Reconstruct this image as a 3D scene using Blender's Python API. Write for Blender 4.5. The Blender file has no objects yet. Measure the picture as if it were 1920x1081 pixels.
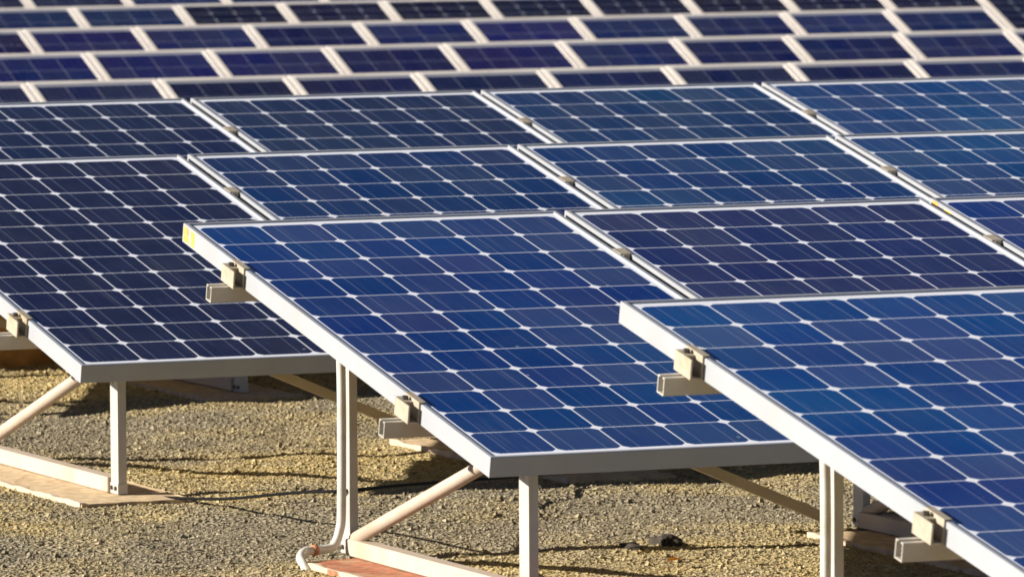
import bpy, bmesh, math, random
import numpy as np
from mathutils import Matrix, Vector

random.seed(7)
rng = np.random.default_rng(11)
S = bpy.context.scene
COL = S.collection
RAD = math.radians

# ------------------------------------------------------------------ camera
cam = bpy.data.cameras.new("camera")
cam_ob = bpy.data.objects.new("camera", cam)
COL.objects.link(cam_ob)
CAM = Vector((-5.01113, -13.511389, 0.942403))
R0 = Vector((0.920825289, -0.389919914, -0.006576352))
R1 = Vector((0.035106252, 0.06608745, 0.997196069))
R2 = Vector((0.388391991, 0.918474229, -0.074543622))
M = Matrix((R0, R1, -R2)).transposed().to_4x4()
M.translation = CAM
cam_ob.matrix_world = M
cam.sensor_width = 36.0
cam.lens = 13715.94 / 1920 * 36
cam.clip_start = 0.1
cam.clip_end = 3000
cam.dof.use_dof = True
cam.dof.focus_distance = 14.2
cam.dof.aperture_fstop = 17.0
S.camera = cam_ob

# ------------------------------------------------------------------ light
SUN_EL, SUN_AZ = 22.5, -75.0          # azimuth clockwise from +Y: low, from the left
world = bpy.data.worlds.new("World")
S.world = world
world.use_nodes = True
wn = world.node_tree.nodes
sky = wn.new("ShaderNodeTexSky")
sky.sky_type = 'NISHITA'
sky.sun_disc = False
sky.sun_elevation = RAD(SUN_EL)
sky.sun_rotation = RAD(SUN_AZ)
sky.altitude = 5000
sky.air_density = 0.55
sky.dust_density = 0.1
sky.ozone_density = 2.0
world.node_tree.links.new(sky.outputs[0], wn["Background"].inputs[0])
wn["Background"].inputs[1].default_value = 0.05
sun = bpy.data.lights.new("sun", 'SUN')
sun.energy = 5.0
sun.angle = RAD(0.5)
sun.color = (1.0, 0.93, 0.83)
sun_ob = bpy.data.objects.new("sun", sun)
COL.objects.link(sun_ob)
sd = Vector((math.sin(RAD(SUN_AZ)) * math.cos(RAD(SUN_EL)), math.cos(RAD(SUN_AZ)) * math.cos(RAD(SUN_EL)), math.sin(RAD(SUN_EL))))
sun_ob.rotation_euler = (-sd).to_track_quat('-Z', 'Y').to_euler()
sun_ob.location = sd * 30
S.view_settings.view_transform = 'Standard'
S.view_settings.look = 'None'
S.view_settings.gamma = 1
S.view_settings.exposure = 1.18
S.cycles.filter_width = 1.75
S.render.film_transparent = False

# ------------------------------------------------------------------ sizes
TILT = 0.20715
MU, MV, GAP, TK = 0.018527, 0.028361, 0.019927, 0.03763
PU, PV, LIP = 0.1270235, 0.1279657, 0.0032
W = 6 * PU + 2 * MU
L = 12 * PV + 2 * MV
GZ = -0.607
# rows of large tables: origin of the first panel's top left corner, yaw, extra tilt, panel range
ROWS = {
    'A': ((-0.0591983, -2.2699333, 0.0020083), 0.0003363, -0.0032883, 0, 0),
    'B': ((0.0, 0.0, 0.0), 0.0, 0.0, 0, 2),
    'C': ((0.8040291, 2.1360796, 0.0080722), 0.0022212, 0.0037781, -1, 2),
    'D': ((1.596672, 4.2423835, 0.0274059), 0.0112377, 0.0068623, -2, 2),
}
# far field of small panels
FT, FYAW, FY0, FDY, FZ0, FDZ = 0.407615, 0.008063, 13.5375, 2.28904, -0.374215, 0.009748
FX0 = [4.38451, 5.45211, 5.96087, 7.01414, 7.535]
FP, FGAP = 0.55, 0.008
FW = FP - FGAP
FL = 1.22

# ------------------------------------------------------------------ node helpers
class NT:
    def __init__(s, name):
        s.m = bpy.data.materials.new(name)
        s.m.use_nodes = True
        s.t = s.m.node_tree
        s.n = s.t.nodes
        s.b = s.n["Principled BSDF"]
    def new(s, kind, **kw):
        n = s.n.new(kind)
        for k, v in kw.items():
            setattr(n, k, v)
        return n
    def put(s, sock, val):
        if hasattr(val, 'is_linked') or isinstance(val, bpy.types.NodeSocket):
            s.t.links.new(val, sock)
        else:
            sock.default_value = val
    def math(s, op, a, b=None, c=None):
        n = s.new("ShaderNodeMath", operation=op)
        s.put(n.inputs[0], a)
        if b is not None: s.put(n.inputs[1], b)
        if c is not None: s.put(n.inputs[2], c)
        return n.outputs[0]
    def mix(s, f, a, b, mode='MIX'):
        n = s.new("ShaderNodeMix", data_type='RGBA', blend_type=mode)
        s.put(n.inputs[0], f)
        s.put(n.inputs[6], a if not isinstance(a, tuple) else (*a[:3], 1))
        s.put(n.inputs[7], b if not isinstance(b, tuple) else (*b[:3], 1))
        return n.outputs[2]
    def noise(s, scale, detail=3, vec=None, rough=.5):
        n = s.new("ShaderNodeTexNoise")
        n.inputs["Scale"].default_value = scale
        n.inputs["Detail"].default_value = detail
        n.inputs["Roughness"].default_value = rough
        if vec is not None: s.put(n.inputs["Vector"], vec)
        return n.outputs[0]
    def ramp(s, f, stops):
        n = s.new("ShaderNodeValToRGB")
        e = n.color_ramp.elements
        while len(e) < len(stops): e.new(0.5)
        for i, (p, c) in enumerate(stops):
            e[i].position = p
            e[i].color = (*c, 1) if len(c) == 3 else c
        s.put(n.inputs[0], f)
        return n.outputs[0]
    def coord(s, which='Object'):
        return s.new("ShaderNodeTexCoord").outputs[which]
    def bump(s, h, strength, dist):
        n = s.new("ShaderNodeBump")
        n.inputs["Strength"].default_value = strength
        n.inputs["Distance"].default_value = dist
        s.put(n.inputs["Height"], h)
        s.put(s.b.inputs["Normal"], n.outputs[0])
    def set(s, **kw):
        for k, v in kw.items():
            s.put(s.b.inputs[k.replace('_', ' ')], v)
        return s.m

def simple(name, col, rough=.5, metal=0.0, var=.12, scale=14, dirt=None, bump=0.0):
    t = NT(name)
    co = t.coord('Object')
    n = t.noise(scale, 4, co)
    dark = tuple(c * (1 - var) for c in col)
    lite = tuple(min(1, c * (1 + var)) for c in col)
    c = t.ramp(n, [(.3, dark), (.7, lite)])
    if dirt:
        n2 = t.noise(scale * .45, 6, co, .65)
        c = t.mix(t.ramp(n2, [(.5, (0, 0, 0)), (.68, (dirt[3],) * 3)]), c, dirt[:3])
    t.set(Base_Color=c, Metallic=metal, Roughness=rough)
    if bump:
        t.bump(t.noise(scale * 6, 3, co), bump, .002)
    return t.m

def cell_material(name, pu, pv, mu, mv, nu, nv, gu, gv, rad, line, bus_off, bus_mix, white=(.82, .84, .90)):
    """Solar cells laid out in metres on the UV map: chamfered squares on a white back sheet."""
    t = NT(name)
    uv = t.new("ShaderNodeUVMap", uv_map="UVMap")
    sp = t.new("ShaderNodeSeparateXYZ")
    t.put(sp.inputs[0], uv.outputs[0])
    u, v = sp.outputs[0], sp.outputs[1]
    a = t.math('DIVIDE', t.math('SUBTRACT', u, mu), pu)
    b = t.math('DIVIDE', t.math('SUBTRACT', v, mv), pv)
    fx = t.math('MULTIPLY', t.math('SUBTRACT', t.math('FRACT', a), .5), pu)
    fy = t.math('MULTIPLY', t.math('SUBTRACT', t.math('FRACT', b), .5), pv)
    ax, ay = t.math('ABSOLUTE', fx), t.math('ABSOLUTE', fy)
    inside = t.math('LESS_THAN', ax, (pu - gu) / 2)
    inside = t.math('MULTIPLY', inside, t.math('LESS_THAN', ay, (pv - gv) / 2))
    rr = t.math('ADD', t.math('MULTIPLY', ax, ax), t.math('MULTIPLY', ay, ay))
    inside = t.math('MULTIPLY', inside, t.math('LESS_THAN', rr, rad * rad))
    for x, n in ((a, nu), (b, nv)):
        inside = t.math('MULTIPLY', inside, t.math('GREATER_THAN', x, 0.0))
        inside = t.math('MULTIPLY', inside, t.math('LESS_THAN', x, float(n)))
    # each cell its own tint
    oi = t.new("ShaderNodeObjectInfo")
    cv = t.new("ShaderNodeCombineXYZ")
    t.put(cv.inputs[0], t.math('FLOOR', a))
    t.put(cv.inputs[1], t.math('FLOOR', b))
    t.put(cv.inputs[2], t.math('MULTIPLY', oi.outputs["Random"], 91.7))
    wn_ = t.new("ShaderNodeTexWhiteNoise", noise_dimensions='3D')
    t.put(wn_.inputs["Vector"], cv.outputs[0])
    sc = t.new("ShaderNodeSeparateColor")
    t.put(sc.inputs[0], wn_.outputs["Color"])
    hsv = t.new("ShaderNodeHueSaturation")
    lv = t.new("ShaderNodeVectorMath", operation='ADD')
    t.put(lv.inputs[0], t.coord('Object')); t.put(lv.inputs[1], cv.outputs[0].node.inputs[2].links[0].from_node.outputs[0])
    low = t.math('SUBTRACT', t.noise(1.7, 2, lv.outputs[0]), .5)
    t.put(hsv.inputs["Hue"], t.math('ADD', t.math('ADD', .4955, t.math('MULTIPLY', sc.outputs[0], .009)), t.math('MULTIPLY', low, .05)))
    t.put(hsv.inputs["Saturation"], t.math('ADD', .86, t.math('MULTIPLY', sc.outputs[1], .24)))
    t.put(hsv.inputs["Value"], t.math('ADD', t.math('ADD', .91, t.math('MULTIPLY', sc.outputs[2], .18)), t.math('MULTIPLY', low, -.55)))
    t.put(hsv.inputs["Color"], oi.outputs["Color"])
    cell = hsv.outputs[0]
    # soft blotches within the silicon and printed fingers
    mp = t.new("ShaderNodeMapping")
    t.put(mp.inputs["Vector"], uv.outputs[0])
    mp.inputs["Scale"].default_value = (1, 1, 1)
    bl = t.noise(16, 4, mp.outputs[0], .6)
    cell = t.mix(t.math('MULTIPLY', t.math('SUBTRACT', bl, .35), .35), cell, (.03, .05, .17))
    if bus_mix > 0:
        bx = t.math('ABSOLUTE', t.math('SUBTRACT', ax, bus_off))
        bus = t.math('LESS_THAN', bx, .0011)
        cell = t.mix(t.math('MULTIPLY', bus, bus_mix), cell, (.45, .5, .62))
    col = t.mix(t.math('ADD', t.math('MULTIPLY', inside, line), 1 - line), white, cell)
    # dust film and a few pale droppings
    co = t.coord('Object')
    dust = t.noise(5, 5, co, .6)
    col = t.mix(t.ramp(dust, [(.4, (0, 0, 0)), (.8, (.03,) * 3)]), col, (.42, .36, .28))
    spk = t.new("ShaderNodeTexVoronoi")
    spk.inputs["Scale"].default_value = 9
    t.put(spk.inputs["Vector"], co)
    col = t.mix(t.math('MULTIPLY', t.math('LESS_THAN', spk.outputs["Distance"], .035), .35), col, (.5, .5, .48))
    mp2 = t.new("ShaderNodeMapping")
    t.put(mp2.inputs["Vector"], co)
    mp2.inputs["Scale"].default_value = (70, 2.2, 1)
    stk = t.ramp(t.noise(1.0, 3, mp2.outputs[0], .6), [(.56, (0, 0, 0)), (.78, (.085,) * 3)])
    col = t.mix(stk, col, (.40, .40, .40))
    spk2 = t.new("ShaderNodeTexVoronoi")
    spk2.inputs["Scale"].default_value = 30
    t.put(spk2.inputs["Vector"], co)
    col = t.mix(t.math('MULTIPLY', t.math('LESS_THAN', spk2.outputs["Distance"], .05), .28), col, (.30, .22, .14))
    t.set(Base_Color=col, Roughness=t.math('ADD', .07, t.math('MULTIPLY', dust, .10)))
    t.b.inputs["IOR"].default_value = 1.42
    t.bump(t.noise(3.2, 3, co), .05, .02)
    return t.m

MAT = {}
MAT['alu'] = simple('anodised_aluminium', (.36, .375, .395), .40, .2, .05, 9, (.38, .34, .28, .3))
MAT['alu_dull'] = simple('weathered_aluminium', (.47, .445, .39), .45, .2, .08, 12, (.33, .27, .19, .35))
MAT['galv'] = simple('galvanised_steel', (.46, .37, .23), .55, .1, .12, 16, (.38, .28, .17, .6))
MAT['clamp'] = simple('clamp_aluminium', (.40, .345, .26), .48, .2, .12, 60, (.36, .26, .12, .6))
MAT['base'] = simple('painted_base_rail', (.43, .355, .28), .7, 0, .08, 12, (.38, .27, .165, .6), .2)
MAT['pvc'] = simple('white_pvc', (.56, .54, .47), .35, 0, .08, 18, (.36, .28, .15, .5))
MAT['ring'] = simple('orange_coupling', (.45, .18, .07), .6, 0, .15, 30)
MAT['concrete'] = simple('dusty_concrete', (.52, .385, .225), .95, 0, .28, 40, (.42, .31, .16, .95), .5)
MAT['concrete_red'] = simple('red_painted_concrete', (.36, .125, .055), .9, 0, .35, 34, (.42, .31, .17, .95), .5)
MAT['edge'] = simple('pale_mortar', (.46, .36, .255), .9, 0, .2, 40)
MAT['dark'] = simple('black_plastic', (.006, .006, .006), .85, 0, .2, 20)
MAT['dark'].node_tree.nodes['Principled BSDF'].inputs['Specular IOR Level'].default_value = .1
MAT['clod'] = simple('dark_soil', (.035, .026, .017), .95, 0, .4, 60)
MAT['bolt'] = simple('bolt_steel', (.09, .075, .06), .5, .6, .2, 80)
MAT['timber'] = simple('weathered_timber', (.50, .25, .06), .8, 0, .3, 9, (.22, .09, .02, .8), .5)
MAT['sticker_yellow'] = simple('yellow_sticker', (.75, .52, .05), .6, 0, .12, 60, (.6, .55, .45, .7))
MAT['sticker_orange'] = simple('orange_sticker', (.62, .27, .05), .6, 0, .15, 60, (.7, .55, .3, .7))
MAT['back'] = simple('white_back_sheet', (.8, .8, .79), .6, 0, .04, 6)
MAT['far_frame'] = simple('cream_painted_frame', (.88, .81, .72), .5, 0.0, .06, 6, (.52, .40, .28, .4))
MAT['leaf'] = simple('dry_orange_leaf', (.55, .25, .03), .7, 0, .2, 60)
MAT['cells'] = cell_material('mono_cells', PU, PV, MU, MV, 6, 12, .0028, .0024, .0804, 1.0, .0315, .20)
MAT['far_cells'] = cell_material('dark_blue_cells', .125, .1255, .021, .040, 4, 9, .0016, .0016, .0865, .5, .031, .05)
MAT['far_dotted'] = cell_material('dotted_black_cells', .125, .0805, .021, .026, 4, 14, .0012, .0012, .0688, .65, .031, .03)

# ------------------------------------------------------------------ mesh helpers
def link(name, bm, mat, parent=None, smooth=False):
    me = bpy.data.meshes.new(name)
    bmesh.ops.recalc_face_normals(bm, faces=bm.faces)
    bm.to_mesh(me)
    bm.free()
    if smooth:
        for p in me.polygons: p.use_smooth = True
    me.materials.append(MAT[mat] if isinstance(mat, str) else mat)
    o = bpy.data.objects.new(name, me)
    COL.objects.link(o)
    if parent: o.parent = parent
    return o

def thing(name, loc, rot=(0, 0, 0)):
    o = bpy.data.objects.new(name, None)
    o.empty_display_size = .1
    COL.objects.link(o)
    o.location = loc
    o.rotation_euler = rot
    return o

def tag(o, label=None, cat=None, group=None, kind=None):
    if label: o["label"] = label
    if cat: o["category"] = cat
    if group: o["group"] = group
    if kind: o["kind"] = kind
    return o

def copy_tree(o, parent=None):
    c = o.copy()
    COL.objects.link(c)
    if parent:
        c.parent = parent
    for k in ("label", "category", "group"):
        if k in c and not parent: del c[k]
    for ch in list(o.children):
        copy_tree(ch, c)
    return c

def box(bm, x0, x1, y0, y1, z0, z1, bev=0.0):
    r = bmesh.ops.create_cube(bm, size=1)
    vs = r['verts']
    for v in vs:
        v.co = Vector(((x0 + x1) / 2 + v.co.x * (x1 - x0), (y0 + y1) / 2 + v.co.y * (y1 - y0), (z0 + z1) / 2 + v.co.z * (z1 - z0)))
    if bev > 0:
        es = list({e for v in vs for e in v.link_edges})
        bmesh.ops.bevel(bm, geom=es, offset=bev, segments=1, affect='EDGES')

def tube(bm, pts, r, n=12, cap=True):
    pts = [Vector(p) for p in pts]
    rings = []
    up = Vector((0, 0, 1))
    prev = None
    for i, p in enumerate(pts):
        d = (pts[min(i + 1, len(pts) - 1)] - pts[max(i - 1, 0)]).normalized()
        if prev is None:
            a = d.cross(up)
            if a.length < 1e-3: a = d.cross(Vector((1, 0, 0)))
        else:
            a = prev - d * prev.dot(d)
        a.normalize()
        prev = a
        b = d.cross(a)
        rings.append([bm.verts.new(p + (a * math.cos(t) + b * math.sin(t)) * r) for t in (2 * math.pi * k / n for k in range(n))])
    for q, s in zip(rings, rings[1:]):
        for k in range(n):
            bm.faces.new((q[k], q[(k + 1) % n], s[(k + 1) % n], s[k]))
    if cap:
        bm.faces.new(rings[0]); bm.faces.new(rings[-1][::-1])

def profile(bm, p0, p1, sec, xdir):
    """Extrude a closed 2D section along p0-p1; section x runs along xdir, y across it."""
    p0, p1 = Vector(p0), Vector(p1)
    d = (p1 - p0).normalized()
    x = Vector(xdir); x = (x - d * x.dot(d)).normalized()
    y = d.cross(x)
    r = [[bm.verts.new(p + x * a + y * b) for a, b in sec] for p in (p0, p1)]
    n = len(sec)
    for k in range(n):
        bm.faces.new((r[0][k], r[0][(k + 1) % n], r[1][(k + 1) % n], r[1][k]))
    bm.faces.new(r[0][::-1]); bm.faces.new(r[1])

def channel(w, h, t):          # C section, web on the low-x side, open on the high-x side
    return [(0, 0), (w, 0), (w, t), (t, t), (t, h - t), (w, h - t), (w, h), (0, h)]

def strut(w, h, t, lip):       # lipped channel with a slot along its top (section y up)
    return [(0, 0), (w, 0), (w, h), (w - lip, h), (w - lip, h - t), (w - t, h - t), (w - t, t), (t, t), (t, h - t), (lip, h - t), (lip, h), (0, h)]

def ring_frame(bm, w, l, sec):
    """Mitred rectangular frame, section (inset, height), around w x l centred on the origin."""
    n = len(sec)
    cs = []
    for sx, sy in ((-1, -1), (1, -1), (1, 1), (-1, 1)):
        cs.append([bm.verts.new((sx * (w / 2 - d), sy * (l / 2 - d), z)) for d, z in sec])
    for i in range(4):
        a, b = cs[i], cs[(i + 1) % 4]
        for k in range(n):
            bm.faces.new((a[k], b[k], b[(k + 1) % n], a[(k + 1) % n]))

def catmull(pts, sub=8):
    P = [Vector(p) for p in pts]
    P = [P[0] * 2 - P[1]] + P + [P[-1] * 2 - P[-2]]
    out = []
    for i in range(1, len(P) - 2):
        for k in range(sub):
            t = k / sub
            a, b, c, d = P[i - 1:i + 3]
            out.append(.5 * ((2 * b) + (c - a) * t + (2 * a - 5 * b + 4 * c - d) * t * t + (3 * b - a - 3 * c + d) * t ** 3))
    out.append(P[-2])
    return out

# ------------------------------------------------------------------ ground
def hash2(ix, iy, s):
    h = (ix.astype(np.int64) * 374761393 + iy.astype(np.int64) * 668265263 + s * 1442695041) & 0xffffffff
    h = ((h ^ (h >> 13)) * 1274126177) & 0xffffffff
    return ((h ^ (h >> 16)) & 0xffff) / 65535.0
def vnoise(x, y, s):
    ix, iy = np.floor(x), np.floor(y)
    fx, fy = x - ix, y - iy
    fx, fy = fx * fx * (3 - 2 * fx), fy * fy * (3 - 2 * fy)
    a, b = hash2(ix, iy, s), hash2(ix + 1, iy, s)
    c, d = hash2(ix, iy + 1, s), hash2(ix + 1, iy + 1, s)
    return (a + (b - a) * fx) * (1 - fy) + (c + (d - c) * fx) * fy - .5
def ground_z(x, y):
    x, y = np.asarray(x, float), np.asarray(y, float)
    near = np.clip(1 - np.hypot(x - 1, y - 1) / 12, 0, 1)
    z = GZ + near * (.020 * vnoise(x / .55, y / .75, 1) + .014 * vnoise(x / .19, y / .24, 2) + .008 * vnoise(x / .075, y / .09, 3))
    flat = np.zeros_like(z)
    for rn in ROWS:
        (ox, oy, oz), yw, dt_, ka, kb = ROWS[rn]
        for q in range(3):
            cx, cy = ox + ka * (W + GAP) + .105 + q * 1.083, oy - 1.14
            dx = np.clip((.20 - np.abs(x - cx)) / .07, 0, 1); dy = np.clip((.58 - np.abs(y - cy)) / .08, 0, 1)
            flat = np.maximum(flat, dx * dy)
    z = z * (1 - flat) + (GZ - .004) * flat
    drop = np.clip((y - 6.2) / 5.5, 0, 1)
    z = z - .68 * drop * drop * (3 - 2 * drop)
    z = z + np.where(y > 12, (y - 12) * .0043, 0)
    return z

def axis(lo, hi, a, b, step):
    f = np.arange(a, b, step)
    c1 = lo + (a - lo) * (1 - np.linspace(1, 0, 22, endpoint=False) ** 2.2)
    c2 = b + (hi - b) * np.linspace(0, 1, 24) ** 2.4
    return np.concatenate([c1, f, c2])
gx = axis(-160, 260, -2.0, 4.2, .026)
gy = axis(-60, 420, -3.6, 7.0, .026)
X, Y = np.meshgrid(gx, gy)
Z = ground_z(X, Y)
nx, ny = len(gx), len(gy)
verts = np.stack([X.ravel(), Y.ravel(), Z.ravel()], 1)
i = np.arange(nx * ny).reshape(ny, nx)
quads = np.stack([i[:-1, :-1].ravel(), i[:-1, 1:].ravel(), i[1:, 1:].ravel(), i[1:, :-1].ravel()], 1)
def np_mesh(name, verts, faces, mat, smooth=False):
    k = faces.shape[1]
    me = bpy.data.meshes.new(name)
    me.vertices.add(len(verts)); me.vertices.foreach_set("co", verts.astype(np.float32).ravel())
    me.loops.add(faces.size); me.loops.foreach_set("vertex_index", faces.astype(np.int32).ravel())
    me.polygons.add(len(faces))
    me.polygons.foreach_set("loop_start", np.arange(0, faces.size, k, dtype=np.int32))
    me.polygons.foreach_set("loop_total", np.full(len(faces), k, dtype=np.int32))
    me.polygons.foreach_set("use_smooth", np.full(len(faces), smooth, dtype=bool))
    me.update(calc_edges=True)
    me.materials.append(mat)
    o = bpy.data.objects.new(name, me)
    COL.objects.link(o)
    return o

TAN = (.45, .355, .17)
GREY = (.265, .225, .15)
def soil_mix(t, pos):
    """tan sand below the low edges of the tables, grey gravel between the rows"""
    sp = t.new("ShaderNodeSeparateXYZ")
    t.put(sp.inputs[0], pos)
    band = t.math('COSINE', t.math('MULTIPLY', t.math('SUBTRACT', sp.outputs[1], 1.02), 2 * math.pi / 2.13))
    n = t.math('ADD', t.math('MULTIPLY', t.noise(1.3, 4, pos, .6), .7), t.math('MULTIPLY', t.noise(5, 4, pos, .6), .3))
    f = t.math('ADD', t.math('MULTIPLY', band, .32), t.math('MULTIPLY', t.math('SUBTRACT', n, .5), 2.6))
    return t.ramp(t.math('ADD', f, .5), [(.24, (0, 0, 0)), (.82, (1, 1, 1))])

t = NT('gravelly_soil')
pos = t.new("ShaderNodeNewGeometry").outputs["Position"]
f = soil_mix(t, pos)
base = t.mix(f, GREY, TAN)
fine = t.noise(120, 3, pos, .7)
base = t.mix(t.ramp(fine, [(.35, (.55,) * 3), (.5, (0,) * 3)]), base, (.16, .12, .07))
t.set(Base_Color=base, Roughness=.95)
t.b.inputs["Specular IOR Level"].default_value = .2
vo = t.new("ShaderNodeTexVoronoi"); vo.inputs["Scale"].default_value = 95; t.put(vo.inputs["Vector"], pos)
t.bump(t.math('ADD', vo.outputs["Distance"], t.noise(60, 4, pos)), .8, .012)
ground = np_mesh('ground', verts, quads, t.m, True)
tag(ground, 'sandy tan and grey gravel ground under the solar tables', 'ground', kind='structure')

# loose gravel: low octahedral stones lying on the sheet
t = NT('loose_gravel')
geo = t.new("ShaderNodeNewGeometry")
f = soil_mix(t, geo.outputs["Position"])
c1 = t.ramp(geo.outputs["Random Per Island"], [(0, (.16, .13, .085)), (.35, (.225, .19, .125)), (.7, (.275, .235, .155)), (1, (.36, .31, .21))])
c2 = t.ramp(geo.outputs["Random Per Island"], [(0, (.24, .175, .07)), (.3, (.36, .275, .118)), (.7, (.43, .335, .155)), (1, (.54, .44, .24))])
t.set(Base_Color=t.mix(f, c1, c2), Roughness=.9)
t.b.inputs["Specular IOR Level"].default_value = .2
N = 480000
sx = rng.uniform(-1.2, 3.4, N); sy = rng.uniform(-3.0, 6.0, N)
lat = (sx - CAM.x) * R0.x + (sy - CAM.y) * R0.y
dep = (sx - CAM.x) * R2.x + (sy - CAM.y) * R2.y
keep = np.abs(lat / dep) < .085
sx, sy = sx[keep], sy[keep]
n = len(sx)
r = rng.lognormal(math.log(.0024), .42, n).clip(.0011, .010)
big = rng.random(n) < .006
r = np.where(big, rng.uniform(.006, .010, n), r)
octv = np.array([(1, 0, 0), (-1, 0, 0), (0, 1, 0), (0, -1, 0), (0, 0, 1), (0, 0, -1)], float)
octf = np.array([(0, 2, 4), (2, 1, 4), (1, 3, 4), (3, 0, 4), (2, 0, 5), (1, 2, 5), (3, 1, 5), (0, 3, 5)])
an = rng.uniform(0, 2 * np.pi, n)
v = octv[None] * rng.uniform(.65, 1.25, (n, 6, 1)) + rng.uniform(-.22, .22, (n, 6, 3))
v[:, :, 2] *= .62
ca, sa = np.cos(an)[:, None], np.sin(an)[:, None]
v = np.stack([v[..., 0] * ca - v[..., 1] * sa, v[..., 0] * sa + v[..., 1] * ca, v[..., 2]], -1) * r[:, None, None]
v += np.stack([sx, sy, ground_z(sx, sy) + r * .28], 1)[:, None]
fs = (octf[None] + (np.arange(n) * 6)[:, None, None]).reshape(-1, 3)
stones = np_mesh('gravel', v.reshape(-1, 3), fs, t.m, False)
tag(stones, 'loose tan and grey gravel scattered over the ground', 'gravel', kind='stuff')

# ------------------------------------------------------------------ panels
def glass_mesh(name, w, l, z1, th, ins, mat):
    me = bpy.data.meshes.new(name)
    x, y = w / 2 - ins, l / 2 - ins
    vs = [(-x, -y, z1), (x, -y, z1), (x, y, z1), (-x, y, z1)] + [(-x, -y, z1 - th), (x, -y, z1 - th), (x, y, z1 - th), (-x, y, z1 - th)]
    fc = [(0, 1, 2, 3), (7, 6, 5, 4), (0, 4, 5, 1), (1, 5, 6, 2), (2, 6, 7, 3), (3, 7, 4, 0)]
    me.from_pydata(vs, [], fc)
    me.materials.append(MAT[mat]); me.materials.append(MAT['back'])
    uvl = me.uv_layers.new(name="UVMap")
    for p in me.polygons:
        if p.index == 1: p.material_index = 1
        for li in p.loop_indices:
            q = vs[me.loops[li].vertex_index]
            uvl.data[li].uv = (q[0] + w / 2, l / 2 - q[1])
    me.update()
    return me

def make_panel():
    root = thing('solar_panel', (0, 0, 0))
    bm = bmesh.new()
    sec = [(0, 0), (0, TK - .0012), (.0012, TK), (.0080, TK), (.0086, TK - .0008), (.0086, TK - LIP - .006), (.0025, TK - LIP - .006), (.0025, .002), (.024, .002), (.024, 0)]
    ring_frame(bm, W, L, sec)
    link('frame', bm, 'alu', root)
    g = bpy.data.objects.new('cell_glass', glass_mesh('cell_glass', W, L, TK - LIP, .005, .0035, 'cells'))
    COL.objects.link(g); g.parent = root
    bm = bmesh.new()
    box(bm, -.055, .055, L / 2 - .20, L / 2 - .09, TK - LIP - .025, TK - LIP - .0055, .002)
    link('junction_box', bm, 'dark', root)
    return root

def place(o, origin, yaw, tilt, u, w, l, tk):
    """top-left corner of row at origin; panel starts at u along the row"""
    q = Matrix.Rotation(yaw, 4, 'Z') @ Matrix.Rotation(tilt, 4, 'X')
    o.location = Vector(origin) + q @ Vector((u + w / 2, -l / 2, -tk))
    o.rotation_euler = (tilt, 0, yaw)

PANEL_INFO = {   # (row, k): (cell colour, label); C and D lighten rightward, sky sheen painted in
    ('A', 0): ((.008, .041, .175), 'large royal blue panel at the lower right corner, nearest of all'),
    ('B', 0): ((.008, .035, .145), 'large blue panel with a yellow sticker on its side rail, middle front'),
    ('B', 1): ((.013, .018, .082), 'purplish navy panel right of the yellow stickered panel, behind the nearest one'),
    ('B', 2): ((.006, .028, .150), 'cut off blue panel at the right edge with orange sticker at its upper corner'),
    ('C', -1): ((.008, .008, .029), 'dark navy panel at the left with its grey front edge over bare gravel'),
    ('C', 0): ((.005, .024, .090), 'blue panel whose lower part hides behind the yellow stickered panel, beside the dark navy one'),
    ('C', 1): ((.009, .036, .120), 'slate blue panel directly behind the purplish one in the third row'),
    ('C', 2): ((.010, .044, .150), 'blue panel at the right edge of the third row, above the orange stickered one'),
    ('D', -2): ((.012, .018, .055), 'end panel of the fourth row, beyond the left edge of the view'),
    ('D', -1): ((.007, .010, .035), 'dark panel at the left edge in the fourth row, just above the dark navy one'),
    ('D', 0): ((.007, .016, .052), 'dark slate panel left of centre in the fourth row of large panels'),
    ('D', 1): ((.008, .030, .092), 'dark blue panel right of centre in the fourth row of large panels'),
    ('D', 2): ((.009, .050, .160), 'bright blue panel at the right edge in the fourth row of large panels'),
}
proto = make_panel()
first = True
PAN = {}
for rname, (org, yaw, dt, k0, k1) in ROWS.items():
    for k in range(k0, k1 + 1):
        o = proto if first else copy_tree(proto)
        first = False
        col, lab = PANEL_INFO[(rname, k)]
        tj = random.uniform(-.0015, .0015)
        place(o, org, yaw, TILT + dt, k * (W + GAP), W, L, TK)
        tag(o, lab, 'solar panel', 'large blue solar panels on the front tables')
        for ch in o.children:
            if ch.name.startswith('cell_glass'): ch.color = (*col, 1)
        PAN[(rname, k)] = o

def sticker(panel, mat, y0, y1, z0, z1, dx):
    bm = bmesh.new()
    box(bm, -W / 2 - dx, -W / 2 - .0002, y0, y1, z0, z1)
    s = link('sticker', bm, mat, panel)
    return s
p = PAN[('B', 0)]
sticker(p, 'sticker_orange', L / 2 - .030, L / 2 - .004, .018, .033, .0006)['label'] = 'faded orange sticker'
sticker(p, 'sticker_yellow', L / 2 - .034, L / 2 - .006, .004, .0165, .0006)['label'] = 'yellow lower sticker'
sticker(p, 'sticker_yellow', L / 2 - .066, L / 2 - .044, .004, .033, .0006)['label'] = 'yellow square sticker'
p = PAN[('B', 2)]
sticker(p, 'sticker_orange', L / 2 - .040, L / 2 - .012, .022, .0365, .0006)
sticker(p, 'sticker_yellow', L / 2 - .10, L / 2 - .07, .010, .032, .0006)

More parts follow.
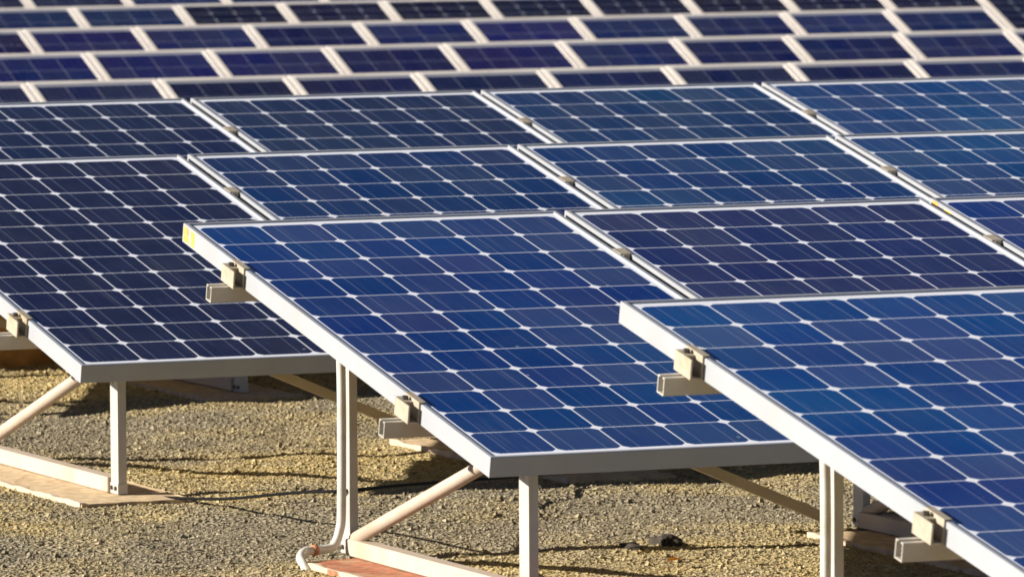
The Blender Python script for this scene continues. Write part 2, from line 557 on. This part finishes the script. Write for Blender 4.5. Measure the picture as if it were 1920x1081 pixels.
# ------------------------------------------------------------------ mounting tables
V1, V2 = .315, 1.225        # purlins, measured down the slope
LX = .006
FU = .105                   # first leg frame
STEP = 1.083
def make_rack(rname, label):
    org, yaw, dt, k0, k1 = ROWS[rname]
    tl = TILT + dt
    ct, st = math.cos(tl), math.sin(tl)
    H = org[2] - GZ                         # height of the top edge over the ground
    root = thing('mounting_table', (org[0], org[1], GZ), (0, 0, yaw))
    tag(root, label, 'mounting frame', 'metal frames carrying the large panels')
    ua = k0 * (W + GAP); ub = k1 * (W + GAP) + W
    def pt(u, v, h):                        # point on the tilted plane, h above the panel top
        return Vector((u, -v * ct - h * st, H - v * st + h * ct))
    slope = Vector((0, ct, st)); nrm = Vector((0, -st, ct))
    for v in (V1, V2):
        bm = bmesh.new()
        profile(bm, pt(ua - .060, v + .013, -TK - .0315), pt(ub + .06, v + .013, -TK - .0315), strut(.026, .031, .0025, .008), slope)
        link('purlin', bm, 'alu_dull', root)
    fr = []
    u = ua + FU
    while u < ub:
        fr.append(u); u += STEP
    for u in fr:
        bm = bmesh.new()
        a, b = pt(u - LX, .18, -TK - .030), pt(u - LX, L - .075, -TK - .030)
        profile(bm, a, b, [(.0005, 0), (.0215, 0), (.0215, .0285), (.0005, .0285)], (1, 0, 0))
        link('rafter', bm, 'galv', root)
        yr, yf = -.592, -1.472
        def under(y):                       # height of the rafter's lower face at y
            return H + y * math.tan(tl) - (TK + .030) / ct
        for nm, y in (('rear_leg', yr), ('front_leg', yf)):
            bm = bmesh.new()
            top = under(y) + .012
            lx, lw = (u, .016) if nm == 'rear_leg' else (u - .0045, .0185)
            profile(bm, (lx, y - .022, .006), (lx, y - .022, top), channel(lw, .044, .003), (1, 0, 0))
            box(bm, lx - .0015, lx + lw + .0015, y - .0235, y + .0235, .0065, .028)
            leg = link(nm, bm, 'alu_dull', root)
            for dy in (-.012, .012):
                bm = bmesh.new()
                bmesh.ops.create_cone(bm, cap_ends=True, segments=6, radius1=.0048, radius2=.0044, depth=.004)
                for vv in bm.verts: vv.co = Vector((lx - .0034 - vv.co.z, y + dy + vv.co.x, .018 + vv.co.y))
                link('bolt', bm, 'bolt', leg)
        bm = bmesh.new()
        box(bm, u - .012, u + .020, yf + .026, yr - .024, .0062, .038, .002)
        link('base_rail', bm, 'base', root)
        bm = bmesh.new()
        tube(bm, [(u + .006, yr - .03, .036), (u + .006, -1.36, under(-1.36) + .012)], .0135, 12)
        link('diagonal_brace', bm, 'base', root, True)
    for u in fr[1:]:
        bm = bmesh.new()
        profile(bm, (u - .044, -.597, .004), (u - .86, -.597, .352), [(0, 0), (.020, 0), (.020, .003), (.003, .003), (.003, .026), (0, .026)], (0, 0, 1))
        link('cross_brace', bm, 'galv', root)
    # end clamps
    def clamp(uend, sgn, v):
        bm = bmesh.new()
        T = Matrix((( sgn, 0, 0, uend), (0, ct, -st, pt(0, v, -TK).y), (0, st, ct, pt(0, v, -TK).z), (0, 0, 0, 1)))
        hl = .033
        for b_ in ((-.0235, -.0205, -hl, hl, .0005, .0345), (-.0205, -.004, -hl, hl, .0005, .0032), (-.0035, -.0006, -hl, hl, .0005, TK + .0005),
                   (-.0205, -.004, -.004, hl, .0312, .0342), (-.0035, .010, -hl, hl, TK + .0006, TK + .0032)):
            box(bm, *b_)
        for vv in bm.verts: vv.co = T @ vv.co
        c = link('end_clamp', bm, 'clamp', root)
        bm = bmesh.new()
        bmesh.ops.create_cone(bm, cap_ends=True, segments=6, radius1=.0062, radius2=.0058, depth=.006)
        for vv in bm.verts: vv.co = T @ (vv.co + Vector((-.0125, .012, .0375)))
        link('bolt', bm, 'bolt', c)
    for v in (V1, V2):
        clamp(ua, 1, v); clamp(ub, -1, v)
    # clamps between neighbouring panels
    for k in range(k0, k1):
        uc = k * (W + GAP) + W + GAP / 2
        for v in (V1, V2):
            bm = bmesh.new()
            T = Matrix(((1, 0, 0, uc), (0, ct, -st, pt(0, v, 0).y), (0, st, ct, pt(0, v, 0).z), (0, 0, 0, 1)))
            box(bm, -.0125, .0125, -.020, .020, .0005, .0016)
            box(bm, -.0070, .0070, -.024, .024, -.030, .0005)
            for vv in bm.verts: vv.co = T @ vv.co
            c = link('mid_clamp', bm, 'clamp', root)
    return root, fr

RACK = {}
for rname, lab in (('A', 'aluminium frame with purlins and legs under the nearest panel, lower right'),
                   ('B', 'aluminium frame carrying the yellow stickered panel, two bare purlin ends at left'),
                   ('C', 'aluminium frame under the dark navy panel at left, short leg over bare gravel'),
                   ('D', 'frame in deep shade under the fourth row of large panels')):
    RACK[rname] = make_rack(rname, lab)

# footings: a low concrete strip below each leg frame
def footing(rname, u, mat, label, name='concrete_footing', y0=-1.63, y1=-.645, hw=(.132, .112)):
    org, yaw = ROWS[rname][0], ROWS[rname][1]
    root = thing(name, Matrix.Translation(org) @ Matrix.Rotation(yaw, 4, 'Z') @ Vector((u, (y0 + y1) / 2, GZ - org[2])), (0, 0, yaw))
    h = (y1 - y0) / 2
    bm = bmesh.new()
    # slab with a broken outline and slightly uneven top
    nseg = 26
    pts = []
    for q in range(nseg): pts.append((-hw[0], -h + 2 * h * q / nseg))
    for q in range(7): pts.append((-hw[0] + (hw[0] + hw[1]) * q / 7, h))
    for q in range(nseg): pts.append((hw[1], h - 2 * h * q / nseg))
    for q in range(7): pts.append((hw[1] - (hw[0] + hw[1]) * q / 7, -h))
    rr = random.Random(sum(map(ord, rname)) + int(u * 100))
    top, bot = [], []
    for x, y in pts:
        x += rr.uniform(-.006, .006); y += rr.uniform(-.006, .006)
        top.append(bm.verts.new((x, y, .0055 + rr.uniform(-.002, 0))))
        bot.append(bm.verts.new((x * 1.03, y * 1.01, -.06)))
    m = len(pts)
    for q in range(m):
        bm.faces.new((top[q], bot[q], bot[(q + 1) % m], top[(q + 1) % m]))
    bm.faces.new(top)
    link('slab', bm, mat, root)
    bm = bmesh.new()
    sec = []
    for q in range(nseg + 1):
        yq = -h + 2 * h * q / nseg
        w_, z_ = rr.uniform(.002, .007), .0062 + rr.uniform(-.002, .003)
        sec.append([bm.verts.new(c) for c in ((-hw[0] - .005, yq, -.02), (-hw[0] - .004 + rr.uniform(-.003, .002), yq, z_), (-hw[0] + w_, yq, z_), (-hw[0] + w_ + .002, yq, -.02))])
    for a_, b_ in zip(sec, sec[1:]):
        for q in range(4):
            bm.faces.new((a_[q], b_[q], b_[(q + 1) % 4], a_[(q + 1) % 4]))
    bm.faces.new(sec[0]); bm.faces.new(sec[-1][::-1])
    link('mortar_edge', bm, 'edge', root)
    tag(root, label, 'footing', 'concrete footings under the table legs')
    return root
fB, fC, fA, fD = RACK['B'][1], RACK['C'][1], RACK['A'][1], RACK['D'][1]
footing('B', fB[0], 'concrete_red', 'red stained concrete footing strip by the curled white pipe', y1=-.67, hw=(.122, .112))
footing('C', fC[0], 'concrete', 'pinkish tan footing strip under the left short leg, lit by sun')
footing('A', fA[0], 'concrete', 'footing strip below the nearest panel at the bottom right')
footing('B', fB[1], 'concrete', 'sunlit footing strip half hidden behind the right front post')
footing('C', fC[1], 'concrete', 'tan footing strip behind the lower purlin end of the middle panel')
footing('D', fD[0], 'concrete', 'shaded footing strip at the far left behind the left panel')
footing('D', fD[1], 'concrete', 'dim reddish footing strip in the shadow behind the left short leg')

# ------------------------------------------------------------------ conduits
def conduit(rname, u, label, hook=True):
    org, yaw = ROWS[rname][0], ROWS[rname][1]
    root = thing('conduit_pipe', (org[0] + u + .018, org[1] - .615, GZ))
    tag(root, label, 'pipe', 'white conduit pipes at the rear legs')
    top = org[2] - GZ - .60 * math.tan(TILT) - .045
    path = catmull([(-.036, 0, top), (-.035, -.002, .30), (-.036, 0, .10), (-.040, 0, .055), (-.054, -.003, .026), (-.075, -.008, .020), (-.096, -.014, .020)], 8)
    bm = bmesh.new(); tube(bm, path, .0088, 14); link('upright_pipe', bm, 'pvc', root, True)
    bm = bmesh.new(); tube(bm, [(-.094, -.0135, .020), (-.103, -.016, .020)], .0108, 14); link('coupling', bm, 'ring', root, True)
    path = catmull([(-.102, -.0155, .020), (-.122, -.024, .019), (-.140, -.05, .012), (-.150, -.09, .002), (-.156, -.135, -.02)], 8)
    bm = bmesh.new(); tube(bm, path, .0088, 14); link('elbow_pipe', bm, 'pvc', root, True)
    return root
conduit('B', fB[0], 'white pipe down the rear post of the middle table, curling onto red footing')
conduit('A', fA[0], 'white pipe beside the right front post, running out of the bottom edge')

# ------------------------------------------------------------------ cables
def cable(pts, label, r=.0032):
    bm = bmesh.new()
    tube(bm, catmull(pts, 8), r, 8)
    o = link('cable', bm, 'dark', None, True)
    tag(o, label, 'cable', 'thin black cables strung low under the tables')
    return o
def gz(x, y, dz=.004):
    return (x, y, float(ground_z(x, y)) + dz)
cable([gz(.17, .60), (.155, .20, GZ + .035), (.130, -.25, GZ + .09), (.098, -.602, GZ + .128), (.35, -.30, GZ + .10), (.75, .20, GZ + .05), (1.17, .60, GZ + .012)],
      'thin black cable tied across the white pipe and rear post of the middle table')

# ------------------------------------------------------------------ timber behind the left panel
root = thing('timber_board', (.64, 3.74, GZ))
tag(root, 'weathered brown timber board standing on edge behind the left panel', 'board')
bm = bmesh.new()
box(bm, -.75, .46, -.02, .02, -.02, .082, .004)
link('lower_plank', bm, 'timber', root)
bm = bmesh.new()
box(bm, -.72, .47, -.012, .022, .086, .19, .004)
link('upper_plank', bm, 'timber', root)
bm = bmesh.new()
box(bm, .405, .435, -.045, -.023, .02, .07, .003)
link('batten', bm, 'base', root)

# a few things lying on the gravel
bm = bmesh.new()
vs = [(-.02, 0, 0), (-.008, .012, .004), (.010, .011, .006), (.024, 0, .002), (.009, -.011, .005), (-.009, -.010, .003), (.002, 0, .0005)]
bv = [bm.verts.new(q) for q in vs]
for q in range(6): bm.faces.new((bv[q], bv[(q + 1) % 6], bv[6]))
bmesh.ops.solidify(bm, geom=list(bm.faces), thickness=.0008)
o = link('fallen_leaf', bm, 'leaf')
o.location = gz(.596, -1.027, .014); o.rotation_euler = (0, 0, .5)
tag(o, 'small dry orange leaf on the gravel right of the middle front leg', 'leaf')

def clod(x, y, sx, sy, sz, seed, label):
    rr = random.Random(seed)
    bm = bmesh.new()
    bmesh.ops.create_icosphere(bm, subdivisions=3, radius=1)
    ph = [Vector((rr.uniform(-1, 1), rr.uniform(-1, 1), rr.uniform(-1, 1))) for _ in range(9)]
    for v in bm.verts:
        d = sum(.055 * math.sin(6 * v.co.dot(p_) + i_) for i_, p_ in enumerate(ph)) + rr.uniform(-.05, .05)
        v.co = Vector((v.co.x * sx, v.co.y * sy, v.co.z * sz)) * (1 + d)
    o = link('soil_clod', bm, 'clod')
    o.location = gz(x, y, sz * .25)
    tag(o, label, 'clod')
clod(.725, -.70, .026, .040, .017, 3, 'larger dark clod of soil on tan gravel, right of the middle front leg')
clod(.625, -.76, .018, .035, .010, 5, 'smaller dark clod on the gravel, between middle front leg and larger clod')

# ------------------------------------------------------------------ far field
def make_far_panel():
    root = thing('small_solar_panel', (0, 0, 0))
    tk = .035
    bm = bmesh.new()
    ring_frame(bm, FW, FL, [(0, 0), (0, tk - .001), (.001, tk), (.0225, tk), (.0225, tk - .008), (.003, tk - .008), (.003, .002), (.02, .002), (.02, 0)])
    link('frame', bm, 'far_frame', root)
    g = bpy.data.objects.new('cell_glass', glass_mesh('cell_glass', FW, FL, tk - .003, .005, .004, 'far_cells'))
    COL.objects.link(g); g.parent = root
    return root
far_a = make_far_panel()
far_dot_mesh = glass_mesh('cell_glass', FW, FL, .032, .005, .004, 'far_dotted')
ORD = ['leftmost', 'second from the left', 'third from the left', 'fourth from the left', 'fifth from the left', 'sixth from the left', 'seventh from the left', 'eighth from the left', 'ninth from the left', 'tenth from the left', 'eleventh from the left']
ROWN = ['far row just above large ones', 'second far row from below', 'middle far row', 'dotted fourth far row', 'cut off topmost row']
RANGE = [(-1, 7), (-1, 8), (-1, 8), (-1, 9), (-1, 3)]
first = True
frr = random.Random(5)
for n_, x0 in enumerate(FX0):
    org = (0.0, FY0 + n_ * FDY, FZ0 + n_ * FDZ)
    k0, k1 = RANGE[n_]
    for k in range(k0, k1 + 1):
        o = far_a if first else copy_tree(far_a)
        first = False
        place(o, org, FYAW, FT, x0 + k * FP, FW, FL, .035)
        side = 'leftmost' if k == k0 else ORD[k - k0]
        if k == k1 and k1 - k0 > 5: side = 'rightmost'
        tag(o, 'small pale framed panel, %s in %s' % (side, ROWN[n_]), 'solar panel', 'small solar panels in the blurred far rows')
        base = [(.010, .012, .052), (.012, .013, .072), (.013, .014, .072), (.007, .007, .026), (.010, .013, .05)][n_]
        j = frr.uniform(.75, 1.25)
        c = [base[0] * j * frr.uniform(.85, 1.15), base[1] * j * frr.uniform(.85, 1.2), base[2] * j]
        if n_ < 3 and k >= 4: c = [c[0] * .95, c[1] * 1.25, c[2] * 1.25]
        if n_ == 3 and k <= 0: c = [.010, .020, .075]
        if n_ == 4 and k >= 1: c = [.008, .022, .09]
        for ch in o.children:
            if ch.name.startswith('cell_glass'):
                if n_ == 3 and k > 0: ch.data = far_dot_mesh
                ch.color = (*c, 1)
    # simple stand
    tl, ct, st = FT, math.cos(FT), math.sin(FT)
    q = Matrix.Rotation(FYAW, 4, 'Z')
    ua, ub = x0 + k0 * FP, x0 + (k1 + 1) * FP
    yy = org[1] + ua * math.sin(FYAW)
    gzz = float(ground_z((ua + ub) / 2, yy))
    root = thing('panel_stand', (ua, yy, gzz), (0, 0, FYAW))
    tag(root, 'metal stand hidden beneath the small panels of the %s' % ROWN[n_], 'mounting frame', 'stands of the far rows')
    H = org[2] - gzz
    for v in (.25, .95):
        bm = bmesh.new()
        profile(bm, (-.05, -v * ct + .041 * st * 0 + .068 * st, H - v * st - .068 * ct), (ub - ua + .05, -v * ct + .068 * st, H - v * st - .068 * ct), [(0, 0), (.03, 0), (.03, .03), (0, .03)], (0, ct, st))
        link('purlin', bm, 'galv', root)
    u = .25
    while u < ub - ua:
        for v in (.25, .95):
            bm = bmesh.new()
            y = -v * ct + .05 * st + .02
            box(bm, u - .02, u + .02, y - .015, y + .015, -.06, H - v * st - .066)
            link('leg', bm, 'galv', root)
        u += 1.65
